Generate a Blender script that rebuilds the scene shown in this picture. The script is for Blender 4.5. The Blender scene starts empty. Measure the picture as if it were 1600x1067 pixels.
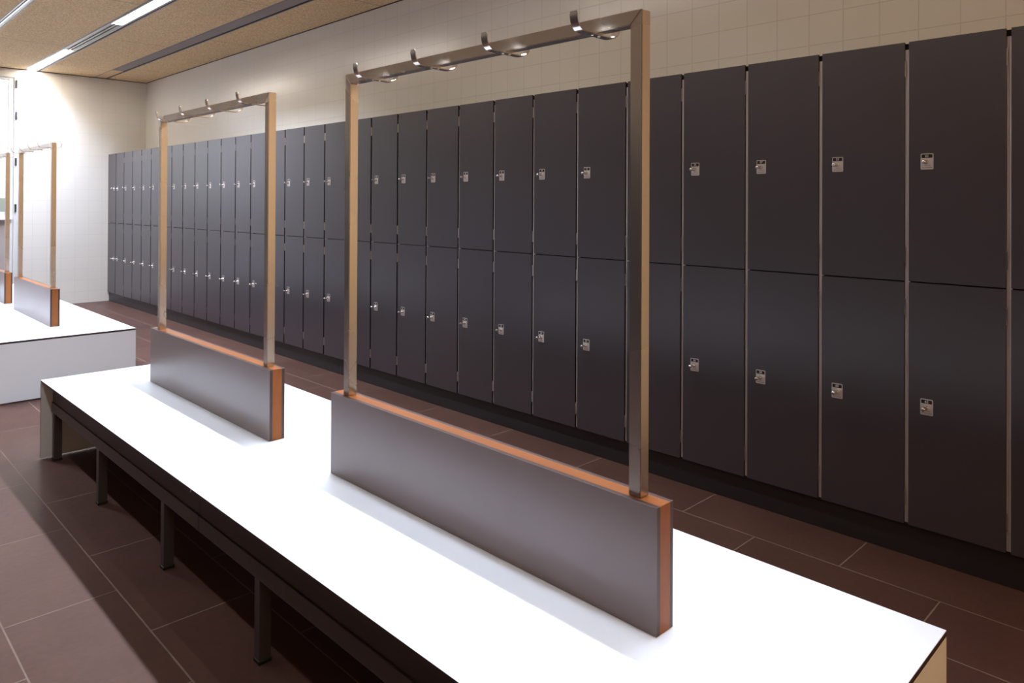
import bpy, bmesh, math
from mathutils import Vector, Matrix

# ------------------------------------------------------------------ camera
scn = bpy.context.scene
C = scn.collection
cam_d = bpy.data.cameras.new('camera')
cam = bpy.data.objects.new('camera', cam_d)
C.objects.link(cam)
CAM_Z = 1.385
yaw, pitch, roll = .7778, .0053, .0048
F_PX, CX, CY = 1144.4, 800.0, 310.65
fwd = Vector((math.sin(yaw)*math.cos(pitch), math.cos(yaw)*math.cos(pitch), math.sin(pitch)))
rt = Vector((math.cos(yaw), -math.sin(yaw), 0))
up = rt.cross(fwd)
rt2 = rt*math.cos(roll) + up*math.sin(roll)
up2 = -rt*math.sin(roll) + up*math.cos(roll)
m3 = Matrix((rt2, up2, -fwd)).transposed()
cam.matrix_world = Matrix.Translation((0, 0, CAM_Z)) @ m3.to_4x4()
cam_d.sensor_width = 36
cam_d.lens = F_PX/1600*36
cam_d.shift_x = 0
cam_d.shift_y = -(533.5-CY)/1600
cam_d.clip_start = .02
scn.camera = cam

# ------------------------------------------------------------------ world, exposure, lamp power
w = bpy.data.worlds.new('world'); scn.world = w; w.use_nodes = True
w.node_tree.nodes['Background'].inputs[0].default_value = (.86, .93, 1, 1)
w.node_tree.nodes['Background'].inputs[1].default_value = 1.6
scn.view_settings.view_transform = 'Standard'
scn.view_settings.look = 'None'
scn.view_settings.gamma = 1
scn.view_settings.exposure = .52
try: scn.view_settings.use_curve_mapping = False
except Exception: pass
LAMP_COL = (.74, .84, 1.0)
# (slot centre x, y0, y1, watts, tilt towards the bench in degrees, spread in degrees)
LAMPS = [(2.225, 9.43, 11.15, 46, 0, 112), (2.225, 5.98, 7.70, 56, 0, 124), (2.225, 2.53, 4.25, 48, 24, 118), (2.225, .52, 2.24, 22, 34, 90),
         (.20, 9.43, 11.15, 50, 0, 120), (.20, 5.98, 7.70, 60, 0, 120), (.20, 2.53, 4.25, 4, 0, 120), (.20, .52, 2.24, 3, 0, 112)]
GLOW = [36, 36, 18, 12, 18, 18, 12, 12]     # how bright each diffuser itself is
# narrow-beam lines in the thin channel straight over the benches: y0, y1, watts
NARROW = [(8.00, 9.99, 1.5), (6.00, 7.99, 1.5), (2.62, 4.52, 1.2), (.55, 2.45, 2.0)]
# warm fill panels added behind the camera for tan bounce light: x, y, watts
WARM_FILL = [(.3, -1.75, 66), (2.2, -1.75, 66)]
WARM_FILL_COL = (1.0, .82, .60)

# ------------------------------------------------------------------ main dimensions
XL = 3.135          # locker door fronts
XW = 3.625          # right wall
YW = 11.166         # end wall
XLEFT, YNEAR = -2.3, -3.2
ZC = 3.076
PITCH = .34
Y0 = .6261          # joint between the columns numbered 61 and 63
BT = .4227          # bench top height
PT = .7093          # top of the seat-back blocks
RT = 1.8325         # top of the steel frames

# ------------------------------------------------------------------ material helpers
def mat(name, col=(.8, .8, .8), rough=.5, metal=0, spec=.5, coat=0):
    m = bpy.data.materials.new(name); m.use_nodes = True
    b = m.node_tree.nodes['Principled BSDF']
    b.inputs['Base Color'].default_value = (*col, 1)
    b.inputs['Roughness'].default_value = rough
    b.inputs['Metallic'].default_value = metal
    b.inputs['Specular IOR Level'].default_value = spec
    b.inputs['Coat Weight'].default_value = coat
    return m

class NT:
    def __init__(s, m):
        s.t = m.node_tree; s.b = s.t.nodes['Principled BSDF']
    def n(s, typ, **kw):
        nd = s.t.nodes.new(typ)
        for k, v in kw.items():
            if k.startswith('i_'): nd.inputs[k[2:].replace('_', ' ')].default_value = v
            else: setattr(nd, k, v)
        return nd
    def l(s, a, b): s.t.links.new(a, b)
    def math(s, op, a, b=None):
        nd = s.n('ShaderNodeMath', operation=op)
        for i, v in enumerate((a, b)):
            if v is None: continue
            if isinstance(v, (int, float)): nd.inputs[i].default_value = v
            else: s.l(v, nd.inputs[i])
        return nd.outputs[0]
    def noise(s, vec, scale, detail=3, rough=.5):
        nd = s.n('ShaderNodeTexNoise'); nd.inputs['Scale'].default_value = scale
        nd.inputs['Detail'].default_value = detail; nd.inputs['Roughness'].default_value = rough
        if vec is not None: s.l(vec, nd.inputs['Vector'])
        return nd
    def mix(s, fac, a, b):
        nd = s.n('ShaderNodeMix', data_type='RGBA')
        for i, v in ((0, fac), (6, a), (7, b)):
            if isinstance(v, (int, float)): nd.inputs[i].default_value = v
            elif isinstance(v, tuple): nd.inputs[i].default_value = (*v, 1)
            else: s.l(v, nd.inputs[i])
        return nd.outputs[2]
    def bump(s, h, strength, dist, prev=None):
        nd = s.n('ShaderNodeBump'); nd.inputs['Strength'].default_value = strength
        nd.inputs['Distance'].default_value = dist
        s.l(h, nd.inputs['Height'])
        if prev: s.l(prev, nd.inputs['Normal'])
        return nd.outputs[0]

def pos_xyz(t):
    g = t.n('ShaderNodeNewGeometry'); sp = t.n('ShaderNodeSeparateXYZ')
    t.l(g.outputs['Position'], sp.inputs[0])
    return g.outputs['Position'], sp.outputs

def tiled(name, ax, ay, ox, oy, bw, rh, offset, mortar, col, col2, joint, rough, bumpd, grain=None):
    m = mat(name, col, rough); t = NT(m)
    P, xyz = pos_xyz(t)
    cx = t.math('SUBTRACT', xyz[ax], ox); cy = t.math('SUBTRACT', xyz[ay], oy)
    cb = t.n('ShaderNodeCombineXYZ'); t.l(cx, cb.inputs[0]); t.l(cy, cb.inputs[1])
    br = t.n('ShaderNodeTexBrick', offset=offset, offset_frequency=2, squash=1)
    t.l(cb.outputs[0], br.inputs['Vector'])
    for k, v in (('Scale', 1), ('Mortar Size', mortar), ('Mortar Smooth', .15), ('Bias', 0), ('Brick Width', bw), ('Row Height', rh)):
        br.inputs[k].default_value = v
    br.inputs['Color1'].default_value = (*col, 1); br.inputs['Color2'].default_value = (*col2, 1)
    br.inputs['Mortar'].default_value = (*joint, 1)
    base = br.outputs['Color']; nrm = None
    if grain:
        n1 = t.noise(P, grain[0], 6, .6); n2 = t.noise(P, grain[0]*.12, 3, .5)
        f = t.math('ADD', t.math('MULTIPLY', n1.outputs[0], .5), t.math('MULTIPLY', n2.outputs[0], .5))
        rmp = t.n('ShaderNodeMapRange'); t.l(f, rmp.inputs[0])
        rmp.inputs[1].default_value = .35; rmp.inputs[2].default_value = .65
        rmp.inputs[3].default_value = 1-grain[1]; rmp.inputs[4].default_value = 1+grain[1]
        vm = t.n('ShaderNodeVectorMath', operation='SCALE'); t.l(base, vm.inputs[0]); t.l(rmp.outputs[0], vm.inputs['Scale'])
        base = vm.outputs[0]
        nrm = t.bump(n1.outputs[0], .35, grain[2])
    t.l(base, t.b.inputs['Base Color'])
    inv = t.math('SUBTRACT', 1, br.outputs['Fac'])
    nrm = t.bump(inv, .6, bumpd, nrm)
    t.l(nrm, t.b.inputs['Normal'])
    rr = t.math('ADD', t.math('MULTIPLY', br.outputs['Fac'], .4), rough); t.l(rr, t.b.inputs['Roughness'])
    return m

M = {}
wt = (.80, .765, .70)
M['tile_right'] = tiled('white_wall_tile_side', 1, 2, 1.068-.1667*30, .028-.1535, .1667, .1535, 0, .0022, wt, (.79, .755, .69), (.62, .58, .52), .22, .0004)
M['tile_far'] = tiled('white_wall_tile_end', 0, 2, 2.895-.1635*40, 0-.1535, .1635, .1535, 0, .0022, wt, (.79, .755, .69), (.69, .66, .62), .25, .0008)
M['tile_other'] = tiled('white_wall_tile_plain', 0, 2, 0, 0, .1667, .1535, 0, .0022, wt, wt, (.4, .37, .33), .3, .0006)
M['floor'] = tiled('brown_floor_tile', 1, 0, 1.119-.69*12, 2.868-.3385*29, .69, .3385, .5, .0028, (.086, .043, .033), (.079, .039, .030), (.190, .138, .112), .42, .0012, (34, .13, .0016))
M['floor'].node_tree.nodes['Principled BSDF'].inputs['Specular IOR Level'].default_value = .13

# wood wool ceiling board
def ceiling_mat():
    m = mat('wood_wool_board', (.48, .34, .21), .85, spec=.2); t = NT(m); P, xyz = pos_xyz(t)
    n1 = t.noise(P, 70, 5, .75); n2 = t.noise(P, 9, 3, .5); v = t.n('ShaderNodeTexVoronoi'); v.inputs['Scale'].default_value = 160; t.l(P, v.inputs['Vector'])
    r = t.n('ShaderNodeMapRange'); t.l(n1.outputs[0], r.inputs[0]); r.inputs[1].default_value = .36; r.inputs[2].default_value = .62
    a = t.mix(r.outputs[0], (.50, .315, .16), (.97, .73, .45))
    a = t.mix(t.math('MULTIPLY', n2.outputs[0], .35), a, (.66, .45, .25))
    # board joints across each strip, staggered strip by strip
    o1 = t.math('MULTIPLY', t.math('GREATER_THAN', xyz[0], 2.225), .765)
    o2 = t.math('MULTIPLY', t.math('GREATER_THAN', xyz[0], 3.03), .695)
    yy = t.math('ADD', t.math('ADD', xyz[1], o1), o2)
    fr = t.math('FRACT', t.math('DIVIDE', t.math('ADD', yy, 24-9.15), 2.4))
    ln = t.math('LESS_THAN', fr, .0025)
    a = t.mix(ln, a, (.12, .075, .045))
    t.l(a, t.b.inputs['Base Color'])
    t.l(t.bump(t.math('ADD', n1.outputs[0], v.outputs[0]), .5, .004), t.b.inputs['Normal'])
    return m
M['ceil'] = ceiling_mat()

def laminate(name, col, rough, var=.06):
    m = mat(name, col, rough); t = NT(m)
    tc = t.n('ShaderNodeTexCoord')
    if var:
        n = t.noise(tc.outputs['Object'], 2.2, 2, .5)
        r = t.math('ADD', t.math('MULTIPLY', n.outputs[0], var*2), rough-var); t.l(r, t.b.inputs['Roughness'])
    n2 = t.noise(tc.outputs['Object'], 900, 2, .5)
    t.l(t.bump(n2.outputs[0], .12, .0003), t.b.inputs['Normal'])
    return m
M['door'] = laminate('dark_grey_laminate', (.046, .039, .047), .34, 0)
M['door'].node_tree.nodes['Principled BSDF'].inputs['IOR'].default_value = 1.66
M['edge'] = mat('black_core_gap_shade', (.010, .007, .006), .6, spec=.15)
M['carcass'] = laminate('pale_grey_board', (.76, .69, .68), .5)
M['plinth'] = laminate('black_plinth_board', (.022, .019, .021), .42)
M['panel'] = laminate('brown_grey_laminate', (.172, .123, .114), .29, .04)
M['panel_edge'] = mat('dark_brown_core', (.045, .018, .012), .5)
M['bench_white'] = laminate('white_bench_laminate', (.83, .87, .92), .30, .03)
M['bench_edge'] = mat('dark_bench_core', (.035, .014, .012), .5)
M['steel_dark'] = laminate('dark_painted_steel', (.060, .050, .050), .42)
M['apron'] = laminate('dark_apron_board', (.035, .026, .023), .5)
M['foot'] = mat('black_rubber', (.01, .01, .01), .55)
M['chrome'] = mat('polished_chrome', (.80, .79, .78), .12, 1)
M['plate'] = mat('satin_plate', (.62, .58, .57), .38, .45)
M['black'] = mat('black_print', (.008, .008, .008), .4)
M['digit'] = mat('white_digit', (.62, .62, .62), .5)
M['redtext'] = mat('reddish_print', (.16, .045, .035), .5)
M['white_paint'] = mat('white_paint', (.72, .71, .70), .45)
M['beige_panel'] = mat('greige_panel', (.42, .37, .35), .5)
M['slot_metal'] = mat('grey_slot_metal', (.36, .33, .33), .45, .3)
M['slot_light'] = mat('pale_slot_metal', (.62, .61, .60), .35, .5)
M['slot_dark'] = mat('dark_slot_gap', (.02, .02, .02), .6)
M['infill'] = mat('mauve_grey_infill', (.24, .195, .19), .5)
M['outside'] = mat('grey_green_outside', (.42, .46, .44), .9)

def brushed(name, col, rough):
    m = mat(name, col, rough, 1); t = NT(m)
    tc = t.n('ShaderNodeTexCoord'); n2 = t.noise(tc.outputs['Object'], 3, 1, .4)
    t.l(t.math('ADD', t.math('MULTIPLY', n2.outputs[0], .05), rough-.025), t.b.inputs['Roughness'])
    return m
M['steel'] = brushed('brushed_stainless', (.60, .545, .48), .27)
M['hook'] = brushed('polished_hook_steel', (.66, .62, .58), .2)

def wood():
    m = mat('orange_wood_core', (.5, .24, .09), .5, spec=.3); t = NT(m)
    tc = t.n('ShaderNodeTexCoord'); mp = t.n('ShaderNodeMapping'); t.l(tc.outputs['Object'], mp.inputs[0])
    mp.inputs['Scale'].default_value = (60, 5, 14)
    n = t.noise(mp.outputs[0], 1, 5, .6); n2 = t.noise(tc.outputs['Object'], 5, 2, .5)
    a = t.mix(n.outputs[0], (.165, .040, .006), (.30, .100, .019)); a = t.mix(t.math('MULTIPLY', n2.outputs[0], .5), a, (.25, .076, .013))
    t.l(a, t.b.inputs['Base Color']); t.l(t.bump(n.outputs[0], .15, .0005), t.b.inputs['Normal'])
    return m
M['wood'] = wood()
M['wall_wood'] = laminate('tan_wall_board', (.46, .34, .21), .6)

def emis(name, col, s):
    m = mat(name, (.9, .9, .9), .4); b = m.node_tree.nodes['Principled BSDF']
    b.inputs['Emission Color'].default_value = (*col, 1); b.inputs['Emission Strength'].default_value = s
    return m
M['lamp'] = emis('lit_diffuser', (.97, .99, 1), 1.6)
for g_ in (12, 18, 36): M['lamp%d' % g_] = emis('lit_diffuser_%d' % g_, (1, .91, .80), g_)
M['warm'] = emis('added_warm_glow', (1, .78, .5), 1.2)
def glass():
    m = mat('window_glass', (1, 1, 1), 0); b = m.node_tree.nodes['Principled BSDF']
    b.inputs['Transmission Weight'].default_value = 1; b.inputs['IOR'].default_value = 1.45
    return m
M['glass'] = glass()

# ------------------------------------------------------------------ mesh helpers
class MB:
    """collects shapes into one mesh"""
    def __init__(s): s.bm = bmesh.new(); s.mats = []
    def mi(s, m):
        if m not in s.mats: s.mats.append(m)
        return s.mats.index(m)
    def box(s, x0, x1, y0, y1, z0, z1, m, bev=0, seg=2, facemats=None):
        t = bmesh.new(); bmesh.ops.create_cube(t, size=1)
        for v in t.verts:
            v.co = Vector(((x0+x1)/2+v.co.x*(x1-x0), (y0+y1)/2+v.co.y*(y1-y0), (z0+z1)/2+v.co.z*(z1-z0)))
        k = s.mi(m)
        for f in t.faces: f.material_index = k
        if facemats:
            for f in t.faces:
                n = f.normal
                for ax, mm in facemats.items():
                    d = {'x': (1, 0, 0), '-x': (-1, 0, 0), 'y': (0, 1, 0), '-y': (0, -1, 0), 'z': (0, 0, 1), '-z': (0, 0, -1)}[ax]
                    if n.dot(Vector(d)) > .9: f.material_index = s.mi(mm)
        if bev: bmesh.ops.bevel(t, geom=t.edges[:], offset=bev, segments=seg, affect='EDGES', profile=.5)
        s.merge(t); return s
    def merge(s, t):
        me = bpy.data.meshes.new('tmp'); t.to_mesh(me); t.free(); s.bm.from_mesh(me); bpy.data.meshes.remove(me)
    def prism(s, pts, axis, a, b, m, bev=0):
        """polygon pts in the two other axes, extruded along axis from a to b"""
        t = bmesh.new()
        def P(u, v, c): return {'x': (c, u, v), 'y': (u, c, v), 'z': (u, v, c)}[axis]
        A = [t.verts.new(P(u, v, a)) for u, v in pts]; B = [t.verts.new(P(u, v, b)) for u, v in pts]
        t.faces.new(A); t.faces.new(B[::-1]); n = len(pts)
        for i in range(n): t.faces.new((A[i], B[i], B[(i+1) % n], A[(i+1) % n]))
        bmesh.ops.recalc_face_normals(t, faces=t.faces)
        k = s.mi(m)
        for f in t.faces: f.material_index = k
        if bev: bmesh.ops.bevel(t, geom=t.edges[:], offset=bev, segments=2, affect='EDGES')
        s.merge(t); return s
    def lathe(s, prof, origin, axis, m, n=20):
        """prof: (distance along axis, radius)"""
        t = bmesh.new(); ax = Vector(axis).normalized(); o = Vector(origin)
        u = ax.orthogonal().normalized(); v = ax.cross(u); rings = []
        for d, r in prof:
            rings.append([t.verts.new(o+ax*d+(u*math.cos(2*math.pi*i/n)+v*math.sin(2*math.pi*i/n))*max(r, 1e-5)) for i in range(n)])
        for a, b in zip(rings, rings[1:]):
            for i in range(n): t.faces.new((a[i], a[(i+1) % n], b[(i+1) % n], b[i]))
        t.faces.new(rings[0][::-1]); t.faces.new(rings[-1])
        bmesh.ops.recalc_face_normals(t, faces=t.faces); k = s.mi(m)
        for f in t.faces: f.material_index = k; f.smooth = True
        s.merge(t); return s
    def build(s, name, parent=None, loc=(0, 0, 0)):
        me = bpy.data.meshes.new(name); s.bm.to_mesh(me); s.bm.free()
        for m in s.mats: me.materials.append(m)
        o = bpy.data.objects.new(name, me); C.objects.link(o); o.location = loc
        if parent: o.parent = parent
        return o

def rrect(y0, y1, z0, z1, r, n=4):
    pts = []
    for cx, cy, a0 in ((y1-r, z1-r, 0), (y0+r, z1-r, 90), (y0+r, z0+r, 180), (y1-r, z0+r, 270)):
        for i in range(n+1):
            a = math.radians(a0+90*i/n); pts.append((cx+r*math.cos(a), cy+r*math.sin(a)))
    return pts
def empty(name, loc, label, cat, group=None):
    o = bpy.data.objects.new(name, None); C.objects.link(o); o.location = loc; o.empty_display_size = .1
    o['label'] = label; o['category'] = cat
    if group: o['group'] = group
    return o
def tag(o, label, cat, group=None):
    o['label'] = label; o['category'] = cat
    if group: o['group'] = group
    return o
def struct(o): o['kind'] = 'structure'; return o
def kids(o): return [c for c in bpy.data.objects if c.parent == o]

# ------------------------------------------------------------------ room shell
T = .12
struct(MB().box(XLEFT-T, XW+T, YNEAR-T, YW+T, -.10, 0, M['floor']).build('floor'))
struct(MB().box(XW, XW+T, YNEAR, YW, 0, ZC+.25, M['tile_right']).build('wall_right'))
DX0, DX1, DZ1 = 1.10, 2.075, 2.985      # opening of the glazed door in the end wall
b = MB()
b.box(DX1, XW+T, YW, YW+T, 0, ZC+.25, M['tile_far'])
b.box(XLEFT-T, DX0, YW, YW+T, 0, ZC+.25, M['tile_far'])
b.box(DX0, DX1, YW, YW+T, DZ1, ZC+.25, M['tile_far'])
struct(b.build('wall_far'))
struct(MB().box(XLEFT-T, XLEFT, YNEAR, YW, 0, ZC+.25, M['tile_right']).build('wall_left'))
struct(MB().box(XLEFT, XLEFT+.04, YNEAR, YW-.01, 0, 2.03, M['door']).build('left_lockers_stand_in'))  # unseen dark board standing in for lockers along the left wall
struct(MB().box(XLEFT-T, XW+T, YNEAR-T, YNEAR, 0, ZC+.25, M['wall_wood']).build('wall_near'))

# ceiling boards between the slots
S1 = (2.135, 2.315); S2 = (2.94, 3.12); S0 = (1.385, 1.46); SL = (.11, .29)
cuts = [XLEFT]
for s in (SL, S0, S1, S2): cuts += list(s)
cuts.append(XW)
b = MB()
for i in range(0, len(cuts), 2):
    b.box(cuts[i], cuts[i+1], YNEAR, YW, ZC, ZC+.05, M['ceil'])
b.box(cuts[0], cuts[-1], YNEAR, YW, ZC+.13, ZC+.16, M['slot_dark'])
struct(b.build('ceiling'))
# thin dark shadow gap where the ceiling meets the walls
struct(MB().box(XW-.006, XW, YNEAR, YW-.006, ZC-.008, ZC-.0005, M['slot_dark']).build('trim_1'))
struct(MB().box(XLEFT, XW-.006, YW-.006, YW, ZC-.008, ZC-.0005, M['slot_dark']).build('trim_2'))

# service channels let into the ceiling
def channel(s, label, lamps=True, blank=None, narrow=False):
    x0, x1 = s; e = empty('ceiling_channel', ((x0+x1)/2, 0, ZC), label, 'ceiling channel', 'recessed channels running along the ceiling')
    L = x0-(x0+x1)/2+.0005; R = -L; h = .075
    y0, y1 = YNEAR+.001, YW-.007
    MB().box(L, L+.007, y0, y1, -.002, h, M['slot_metal']).build('edge_profile', e)
    MB().box(R-.007, R, y0, y1, -.002, h, M['slot_metal']).build('edge_profile', e)
    MB().box(L+.007, R-.007, y0, y1, h-.004, h, M['slot_dark']).build('backing', e)
    if not narrow:
        MB().box(L+.007, L+.018, y0, y1, .002, .02, M['slot_dark']).build('shadow_gap', e)
        MB().box(R-.018, R-.007, y0, y1, .002, .02, M['slot_dark']).build('shadow_gap', e)
    if blank:
        b = MB(); b.box(L+.022, R-.022, y0, blank, .006, .018, M['infill'], .001); b.build('cover_plate', e)
        b = MB(); b.box(L+.022, R-.022, blank+.002, y1, .004, .018, M['ceil']); b.build('wood_infill', e)
    elif narrow:
        MB().box(L+.007, L+.020, y0, y1, .002, .03, M['slot_light']).build('inner_rail', e)
        MB().box(R-.020, R-.007, y0, y1, .002, .03, M['slot_light']).build('inner_rail', e)
    else:
        MB().box(L+.020, L+.044, y0, y1, .004, .03, M['slot_light'], .001).build('inner_rail', e)
        MB().box(R-.044, R-.020, y0, y1, .004, .03, M['slot_light'], .001).build('inner_rail', e)
        # two-groove cover strip filling the channel between one lamp and the next
        for ya, yb in ((7.705, 9.425), (4.255, 5.975), (2.245, 2.525)):
            b = MB()
            for xa, xb in ((-.042, -.029), (-.009, .009), (.029, .042)):
                b.box(xa, xb, ya, yb, .006, .022, M['slot_light'], .001)
            b.box(-.042, .042, ya, yb, .022, .03, M['slot_dark'])
            b.build('cover_strip', e)
    return e
channel(S1, 'grey recessed ceiling channel holding the lit white strip lamps', True)
channel(S2, 'mauve-grey blank recessed ceiling channel closest to the tiled locker wall', False, 10.42)
channel(S0, 'narrow pale double-line ceiling channel at the top left corner of the photo', False, narrow=True)
channel(SL, 'ceiling channel on the left, outside the picture, holding more strip lamps', True)

# strip lamps
LL = {0: 'lit white strip lamp in the ceiling channel, touching the tiled end wall',
      1: 'lit white strip lamp second from the end wall, cut by the top of the photo',
      2: 'lit strip lamp above the near bench, just above the picture',
      3: 'lit strip lamp above the nearest end of the near bench, outside the picture'}
for i, (x, ya, yb, wt_, tilt, spr) in enumerate(LAMPS):
    lab = LL[i] if i < 4 else 'lit strip lamp in the left channel outside the picture, %s from the end wall' % ('first', 'second', 'third', 'fourth')[i-4]
    e = empty('strip_lamp', (x, (ya+yb)/2, ZC+.012), lab, 'ceiling lamp', 'strip lamps in the ceiling channels')
    hl = (yb-ya)/2
    b = MB()
    b.box(-.044, -.041, -hl, hl, 0, .045, M['slot_light']); b.box(.041, .044, -hl, hl, 0, .045, M['slot_light'])
    b.box(-.044, .044, -hl, -hl+.003, 0, .045, M['slot_light']); b.box(-.044, .044, hl-.003, hl, 0, .045, M['slot_light'])
    b.box(-.044, .044, -hl, hl, .042, .048, M['slot_light'])
    b.build('housing', e)
    MB().box(-.0405, .0405, -hl+.0035, hl-.0035, 0, .006, M['lamp%d' % GLOW[i]]).build('diffuser', e)
    ld = bpy.data.lights.new('strip_light', 'AREA'); ld.shape = 'RECTANGLE'; ld.size = .078; ld.size_y = 2*hl-.02
    ld.energy = wt_; ld.color = LAMP_COL if ya < 9 else (.66, .78, 1.0); ld.spread = math.radians(spr)
    lo = bpy.data.objects.new('strip_light', ld); C.objects.link(lo); lo.location = (x, (ya+yb)/2, ZC-.004 - .042*math.sin(math.radians(tilt)))
    lo.rotation_euler = (0, math.radians(tilt), 0)

for i, (ya, yb, wt_) in enumerate(NARROW):
    x = (S0[0]+S0[1])/2; hl = (yb-ya)/2
    lab = 'thin lit line in the narrow ceiling channel, %s' % ('over the farthest bench half', 'over the white blank end panel', 'over the second coat frame', 'over the largest coat frame')[i]
    e = empty('thin_lamp', (x, (ya+yb)/2, ZC+.020), lab, 'ceiling lamp', 'thin lamps over the benches')
    for sx in (-1, 1):
        MB().box(min(sx*.0170, sx*.0105), max(sx*.0170, sx*.0105), -hl, hl, -.002, .004, M['lamp']).build('diffuser', e)  # glow imitates lamplight on the edges of the channel rails
    MB().box(-.0100, .0100, -hl, hl, -.001, .03, M['slot_dark']).build('housing', e)
    ld = bpy.data.lights.new('narrow_light', 'AREA'); ld.shape = 'RECTANGLE'; ld.size = .022; ld.size_y = 2*hl
    ld.energy = wt_; ld.color = LAMP_COL; ld.spread = math.radians(28)
    lo = bpy.data.objects.new('narrow_light', ld); C.objects.link(lo); lo.location = (x, (ya+yb)/2, ZC+.012)
for i, (x, y, wt_) in enumerate(WARM_FILL):  # unseen fill panels, added to warm the near wall and its reflections
    e = empty('added_warm_panel', (x, y, ZC-.27), 'unseen warm fill panel added behind the camera, %s' % ('nearer the left wall', 'nearer the locker wall')[i], 'ceiling lamp', 'added warm fill panels')
    MB().box(-.31, .31, -.31, .31, .004, .0295, M['slot_metal'], .002).build('housing', e)
    MB().box(-.29, .29, -.29, .29, 0, .004, M['warm']).build('diffuser', e)
    MB().lathe([(0, .012), (.245, .012)], (0, 0, .0295), (0, -.77, .64), M['slot_light'], 12).build('bracket', e)
    e.rotation_euler = (math.radians(-50), 0, 0)
    ld = bpy.data.lights.new('added_warm_light', 'AREA'); ld.shape = 'SQUARE'; ld.size = .56
    ld.energy = wt_; ld.color = WARM_FILL_COL
    lo = bpy.data.objects.new('added_warm_light', ld); C.objects.link(lo); lo.parent = e; lo.location = (0, 0, -.004)

# ------------------------------------------------------------------ glazed white door in the end wall
def door():
    e = bpy.data.objects.new('door_1', None); C.objects.link(e); e.location = (DX0, YW, 0); e['kind'] = 'structure'
    W_ = DX1-DX0
    b = MB(); y0, y1 = -.012, .05
    b.box(W_-.045, W_, y0, T, 0, DZ1, M['white_paint'], .002)
    b.box(0, .045, y0, T, 0, DZ1, M['white_paint'], .002)
    b.box(.045, W_-.045, y0, T, DZ1-.03, DZ1, M['white_paint'], .002)
    b.build('door_frame', e)
    b = MB()
    b.box(W_-.100, W_-.047, .0, .045, .01, DZ1-.032, M['white_paint'], .003)
    b.box(.047, .100, .0, .045, .01, DZ1-.032, M['white_paint'], .003)
    b.box(.100, W_-.100, .0, .045, DZ1-.06, DZ1-.032, M['white_paint'], .003)
    b.box(.100, W_-.100, .0, .045, 1.14, 1.235, M['white_paint'], .003)
    b.box(.100, W_-.100, .0, .045, .01, .12, M['white_paint'], .003)
    b.build('leaf_frame', e)
    MB().box(.100, W_-.100, .02, .026, 1.235, DZ1-.06, M['glass']).build('window_pane', e)
    MB().box(.10, W_-.060, -.03, 0, 1.135, 1.152, M['white_paint'], .002).build('ledge', e)
    b = MB(); b.box(.100, W_-.100, .018, .03, .12, 1.14, M['beige_panel']); b.build('lower_panel', e)
    MB().box(W_-.104, W_-.098, .012, .020, .12, 1.125, M['slot_dark']).build('shadow_gap', e)
    for z in (2.875, 2.47, 1.878, 1.287):
        MB().box(W_-.032, W_-.012, -.024, -.0121, z-.05, z+.05, M['slot_dark'], .002).build('door_hinge', e)
    return e
door()
# low planting beyond the glass
b = MB(); b.box(-.5, 3.2, YW+1.6, YW+1.8, 0, 1.42, M['outside']); struct(b.build('wall_outside'))
struct(MB().box(-3, 5, YW+T+.001, YW+4, -.12, -.02, M['outside']).build('ground_outside'))

# ------------------------------------------------------------------ lockers
TXT = {}
def digits(s, size):
    """flat text mesh, x right, y up, centred"""
    cu = bpy.data.curves.new('t', 'FONT'); cu.body = s; cu.size = size; cu.align_x = 'CENTER'; cu.align_y = 'CENTER'
    cu.extrude = .0002; cu.offset = size*.02; cu.resolution_u = 3
    o = bpy.data.objects.new('t', cu); C.objects.link(o)
    dg = bpy.context.evaluated_depsgraph_get(); me = bpy.data.meshes.new_from_object(o.evaluated_get(dg))
    bpy.data.objects.remove(o); bpy.data.curves.remove(cu)
    return me

def lock_plate_mesh(num):
    """local: face towards -x, centre at origin, y+ is picture left"""
    b = MB(); w2, h2 = .0225, .031
    b.prism(rrect(-w2, w2, -h2, h2, .004), 'x', -.0016, 0, M['plate'], .0003)
    b.prism(rrect(-.0190, .0190, .0135, .0275, .0015, 2), 'x', -.0020, -.0015, M['black'])
    me = digits(str(num), .0135)
    t = bmesh.new(); t.from_mesh(me); bpy.data.meshes.remove(me); k = b.mi(M['digit'])
    for v in t.verts: v.co = Vector((-.00225-v.co.z, -v.co.x, .0205+v.co.y))
    for f in t.faces: f.material_index = k
    b.merge(t)
    # small printed lines: two faint rules, a black mark and a line of tiny reddish print
    b.box(-.0018, -.0015, -.014, .010, -.0150, -.0144, M['redtext'])
    b.box(-.0018, -.0015, -.012, .008, -.0172, -.0166, M['redtext'])
    for i, (y, hgt) in enumerate(((.0165, .0012), (.0145, .0026), (.0125, .0020), (.0105, .0014))):
        b.box(-.0018, -.0015, y-.0009, y+.0009, -.0250, -.0250+hgt, M['black'])
    for i in range(11):
        y = .0075-i*.0024
        b.box(-.0018, -.0015, y-.0008, y+.0008, -.0248, -.0248+(.0018 if i % 3 else .0026), M['redtext'])
    me = bpy.data.meshes.new('lock_plate'); b.bm.to_mesh(me); b.bm.free()
    for m in b.mats: me.materials.append(m)
    return me

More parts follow.
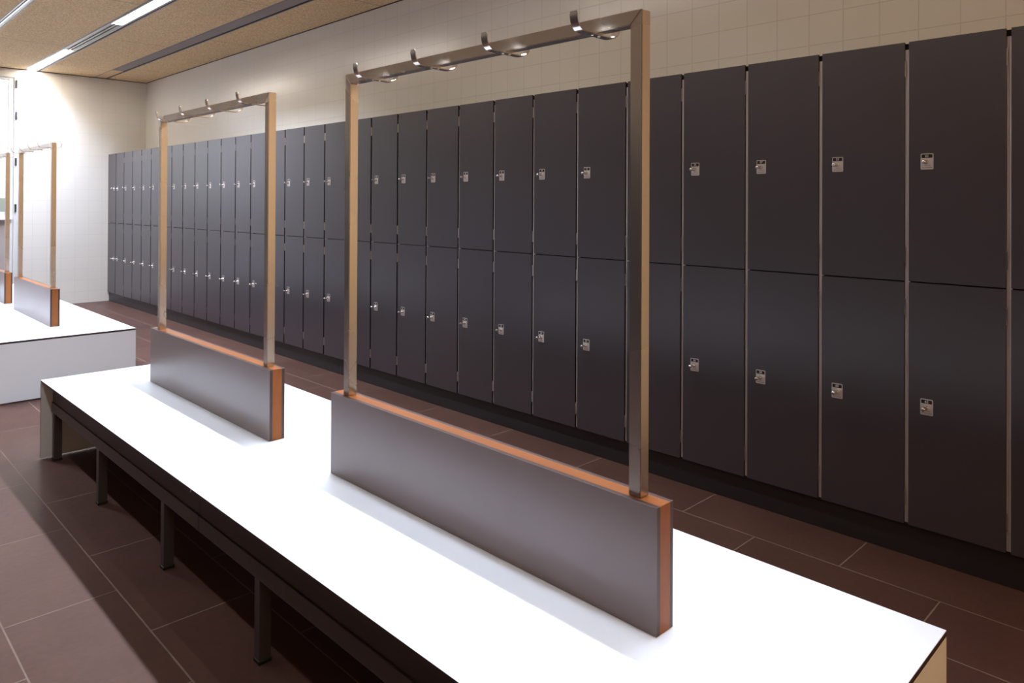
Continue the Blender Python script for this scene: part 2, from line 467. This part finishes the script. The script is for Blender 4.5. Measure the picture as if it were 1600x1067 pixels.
def make_locker(z0, z1, dz0, dz1, plz, hz):
    """z0..z1 body, dz0..dz1 door (world heights); origin at the foot of the body front"""
    e = bpy.data.objects.new('locker', None); C.objects.link(e); e.empty_display_size = .1
    D = XW-XL-.012; bw = PITCH/2-.0005; H = z1-z0; th = .0085
    b = MB()
    b.box(0, D-.002, -bw, -bw+th, 0, H, M['carcass']); b.box(0, D-.002, bw-th, bw, 0, H, M['carcass'])
    b.box(.012, D-.002, -bw+th, bw-th, 0, .014, M['carcass'], facemats={'-x': M['edge'], 'z': M['edge'], '-z': M['edge']}); b.box(.012, D-.002, -bw+th, bw-th, H-.014, H, M['carcass'], facemats={'-x': M['edge'], 'z': M['edge'], '-z': M['edge']})  # pale boards coloured black for the shade in the gap between doors
    b.box(D-.008, D-.002, -bw+th, bw-th, .014, H-.014, M['carcass'])
    b.build('locker_body', e)
    dw = (PITCH-.0158)/2
    fm = {k: M['edge'] for k in ('y', '-y', 'z', '-z')}
    d = MB().box(-.0120, -.0015, -dw, dw, dz0-z0, dz1-z0, M['door'], .0006, 1, fm).build('locker_door', e)
    yp = dw-.043-.0225; zp = plz-z0
    p = bpy.data.objects.new('lock_plate', lock_plate_mesh(0)); C.objects.link(p); p.parent = d; p.location = (-.0120, yp, zp)
    b = MB()
    b.lathe([(0, .0095), (.003, .0095), (.0045, .0078), (.009, .0072), (.013, .0072), (.014, .0055), (.026, .0050), (.027, .0066), (.030, .0080), (.037, .0080), (.040, .0062), (.041, .003)], (0, 0, 0), (-1, 0, 0), M['chrome'], 20)
    b.build('lock_knob', d, (-.0136, yp+.002, zp-.0025))
    for h in hz:
        b = MB(); b.box(-.0095, .0, -.0042, 0, 0, .064, M['chrome'], .0012)
        b.build('hinge', d, (-.0015, -dw, h-z0))
    return e, D, dw, yp

def add_cap(e, z, D):
    MB().box(.002, D-.002, -PITCH/2+.0005, PITCH/2-.0005, z, z+.024, M['edge']).build('top_board', e)

ZLB, ZLT = .132, 1.0790
ZUB, ZUT = 1.0795, 1.998
up_proto = make_locker(ZUB, ZUT, 1.0845, 2.026, 1.5525, (1.152, 1.889))
add_cap(up_proto[0], ZUT-ZUB, up_proto[1])
lo_proto = make_locker(ZLB, ZLT, .1290, 1.0795, .6025, (.205, .950))

ORD = ['first', 'second', 'third', 'fourth', 'fifth', 'sixth', 'seventh', 'eighth', 'ninth', 'tenth', 'eleventh', 'twelfth', 'thirteenth', 'fourteenth', 'fifteenth', 'sixteenth', 'seventeenth', 'eighteenth', 'nineteenth', 'twentieth', 'twenty-first', 'twenty-second', 'twenty-third', 'twenty-fourth', 'twenty-fifth', 'twenty-sixth', 'twenty-seventh', 'twenty-eighth', 'twenty-ninth', 'thirtieth', 'thirty-first', 'thirty-second']
def locker_label(n, upper):
    num = 2*n-1 if upper else 2*n; row = 'upper' if upper else 'lower'
    if n == 1: return f'dark grey {row} locker in the corner at the end wall, lock on its right'
    if n == 32: return f'dark {row} locker cut off by the right edge of the photo'
    if n >= 24 and n != 27: return f'dark grey {row}-row locker with lock plate numbered {num}'
    if n == 27: return f'dark {row}-row locker partly behind the near post of the nearest steel frame'
    return f'dark grey {row}-row locker, {ORD[n-1]} out from the tiled end wall'

def copy_thing(src):
    r = src.copy(); C.objects.link(r)
    for ch in kids(src):
        c = ch.copy(); C.objects.link(c); c.parent = r
        for g in kids(ch):
            d = g.copy(); C.objects.link(d); d.parent = c
    return r

protos = {True: up_proto, False: lo_proto}
spare = {}
for upper in (True, False):
    e0, D, dw, yp = protos[upper]
    todo = []
    for n in range(1, 33):
        todo.append((n, e0 if n == 32 else copy_thing(e0)))
    for n, e in todo:
        k = 32-n                                            # joints counted from the right of the photo
        yc = Y0+PITCH*(k-.5)
        e.location = (XL+.012, yc, ZUB if upper else ZLB)
        e['label'] = locker_label(n, upper); e['category'] = 'locker'
        e['group'] = 'upper row of lockers' if upper else 'lower row of lockers'
        num = 2*n-1 if upper else 2*n
        for d in kids(e):
            if not d.name.startswith('locker_door'): continue
            for c in kids(d):
                if c.name.startswith('lock_plate'): c.data = lock_plate_mesh(num)
                if n == 1:
                    if c.name.startswith('lock_plate'): c.location.y = -yp
                    if c.name.startswith('lock_knob'): c.location.y = -yp
                    if c.name.startswith('hinge'): c.location.y = dw+.0042
# plinth under the row
tag(MB().box(XL+.020, XL+.036, Y0-PITCH, YW-.001, .0, .1305, M['plinth'], .001).build('locker_plinth'),
    'black recessed plinth board running under the whole row of lockers', 'plinth')

# ------------------------------------------------------------------ benches
BX0, BX1 = .9616, 1.8700
def bench_module(y0, y1, end, label, leg_ys, grp):
    """end: -1 end panel at y0, +1 at y1"""
    yc = (y0+y1)/2; xc = (BX0+BX1)/2
    e = empty('changing_bench', (xc, yc, 0), label, 'bench', grp)
    W2 = (BX1-BX0)/2; L0, L1 = y0-yc, y1-yc; g = .0016
    a0 = L0+(g if end > 0 else 0); a1 = L1-(g if end < 0 else 0)
    em = {k: M['bench_edge'] for k in ('x', '-x', 'y', '-y')}
    MB().box(-W2, W2, a0, a1, BT-.0125, BT, M['bench_white'], .0008, 1, em).build('bench_top', e)
    ye = (L1-.0125, L1) if end > 0 else (L0, L0+.0125)
    em2 = {k: M['bench_edge'] for k in ('x', '-x', 'z', '-z')}
    MB().box(-W2, W2, *ye, .008, BT-.0150, M['bench_white'], .0006, 1, em2).build('end_panel', e)
    r0 = L0+.036 if end < 0 else L0+.047; r1 = L1-.036 if end > 0 else L1+.045
    if end < 0 : r1 = L1+.045
    for s in (-1, 1):
        xa = s*(W2-.044)
        MB().box(min(xa, xa-s*.030), max(xa, xa-s*.030), r0, r1-.001, .252, .304, M['steel_dark'], .0015).build('side_rail', e)
        xb = s*(W2-.050)
        MB().box(min(xb, xb-s*.014), max(xb, xb-s*.014), r0, r1-.001, .304, BT-.0130, M['apron']).build('apron', e)
        for ly in leg_ys:
            b = MB(); b.box(min(xa, xa-s*.038), max(xa, xa-s*.038), ly-.017-yc, ly+.017-yc, .010, .2515, M['steel_dark'], .0015)
            lg = b.build('leg', e)
            MB().box(min(xa-s*-.002, xa-s*.040), max(xa-s*-.002, xa-s*.040), ly-.019-yc, ly+.019-yc, 0, .012, M['foot'], .002).build('foot_cap', lg)
    for ly in (leg_ys[0], leg_ys[-1]):
        MB().box(-W2+.075, W2-.075, ly-.015-yc, ly+.015-yc, .262, .300, M['steel_dark'], .001).build('cross_rail', e)
    return e
GA = 'halves of the two long changing benches'
bench_module(2.503, 4.571, 1, 'far half of the nearer white-topped bench, carrying the second steel coat frame', (4.497, 3.707, 2.890), GA)
bench_module(.491, 2.503, -1, 'near half of the nearer white-topped bench, in the foreground under the largest coat frame', (2.104, 1.290, .565), GA)
bench_module(5.952, 7.996, -1, 'white bench half with its blank white end panel facing the camera, at the left', (6.03, 6.82, 7.60), GA)
bench_module(7.996, 10.040, 1, 'farthest white bench half by the end wall, mostly cut off by the left edge', (8.40, 9.18, 9.965), GA)

# ------------------------------------------------------------------ seat-back blocks with steel coat frames
def coat_frame(x0, ya, yb, label):
    xc = x0+.0322; yc = (ya+yb)/2; hl = (yb-ya)/2; hx = .0322
    e = empty('coat_frame', (xc, yc, BT), label, 'coat frame', 'steel coat frames standing on the benches')
    H = PT-BT; tl = .0125
    MB().box(-hx+tl, hx-tl, -hl, hl, .0006, H, M['wood'], .0005, 1).build('wood_core', e)
    for s in (-1, 1):
        fm = {k: M['panel_edge'] for k in ('y', '-y', 'z', '-z', 'x' if s < 0 else '-x')}
        MB().box(min(s*hx, s*(hx-tl)), max(s*hx, s*(hx-tl)), -hl, hl, .0006, H, M['panel'], .0005, 1, fm).build('side_panel', e)
    # frame: two posts and a mitred top rail, 33 x 31 mm tube
    px = .0165; t = .0335; TZ = RT-BT
    py0, py1 = -hl+.056, hl-.056
    MB().prism([(py0, H+.0002), (py0+t, H+.0002), (py0+t, TZ-t), (py0, TZ)], 'x', -px, px, M['steel'], .0018).build('post', e)
    MB().prism([(py1, H+.0002), (py1-t, H+.0002), (py1-t, TZ-t), (py1, TZ)], 'x', -px, px, M['steel'], .0018).build('post', e)
    MB().prism([(py0+.0003, TZ), (py0+t+.0003, TZ-t), (py1-t-.0003, TZ-t), (py1-.0003, TZ)], 'x', -px, px, M['steel'], .0018).build('top_rail', e)
    # hooks: flat bent strips bolted under the rail
    prof = [(-.030, 0), (0, 0)]
    def strip():
        pts = [(0, 0)]; pts.append((.034, -.0005)); pts.append((.048, -.0005))
        for i in range(1, 8):
            a = math.radians(-90+84*i/7); pts.append((.052+.030*math.cos(a)*1.0, .030+.030*math.sin(a)))
        pts.append((.0835, .036)); pts.append((.0838, .044))
        right = pts[1:]; left = [(-x, z) for x, z in right][::-1]
        return left+[(0, 0)]+right
    cl = strip(); th = .0032; hw = .0115
    def hook_bm():
        t_ = bmesh.new(); n = len(cl); rings = []
        for i, (x, z) in enumerate(cl):
            a = Vector(cl[max(i-1, 0)]); c = Vector(cl[min(i+1, n-1)]); d = (c-a).normalized(); nn = Vector((-d.y, d.x))*th/2
            wv = hw if 0 < i < n-1 else hw*.78
            rings.append([t_.verts.new((x+nn.x, -wv, z+nn.y)), t_.verts.new((x+nn.x, wv, z+nn.y)), t_.verts.new((x-nn.x, wv, z-nn.y)), t_.verts.new((x-nn.x, -wv, z-nn.y))])
        for a, c in zip(rings, rings[1:]):
            for i in range(4): t_.faces.new((a[i], a[(i+1) % 4], c[(i+1) % 4], c[i]))
        t_.faces.new(rings[0]); t_.faces.new(rings[-1][::-1])
        bmesh.ops.recalc_face_normals(t_, faces=t_.faces)
        for f in t_.faces: f.smooth = False
        return t_
    for i in range(4):
        hy = hl-.2145 - (3-i)*.3165 if False else -hl+.205+i*.3150
        b = MB(); t_ = hook_bm(); b.mi(M['hook']); b.merge(t_)
        hk = b.build('hook', e, (0, hy, TZ-t-.0022))
        for f in hk.data.polygons: f.use_smooth = True
        try: hk.data.set_sharp_from_angle(angle=math.radians(40))
        except Exception: pass
        for sx in (-.013, .013):
            MB().lathe([(0, .0042), (.0012, .0042), (.002, .0025)], (sx, 0, -.0015), (0, 0, -1), M['chrome'], 12).build('screw', hk)
    return e
coat_frame(1.3727, .931, 2.305, 'largest steel coat frame with four hooks on a wood-edged block, nearest the camera')
coat_frame(1.3727, 2.7717, 4.1361, 'second steel coat frame, on the far half of the nearer white bench')
coat_frame(1.4110, 6.430, 7.700, 'small distant steel coat frame on the far white bench, right one of two there')
coat_frame(1.4180, 8.150, 9.420, 'farthest coat frame, cut by the left edge of the photo')
bpy.context.view_layer.update()
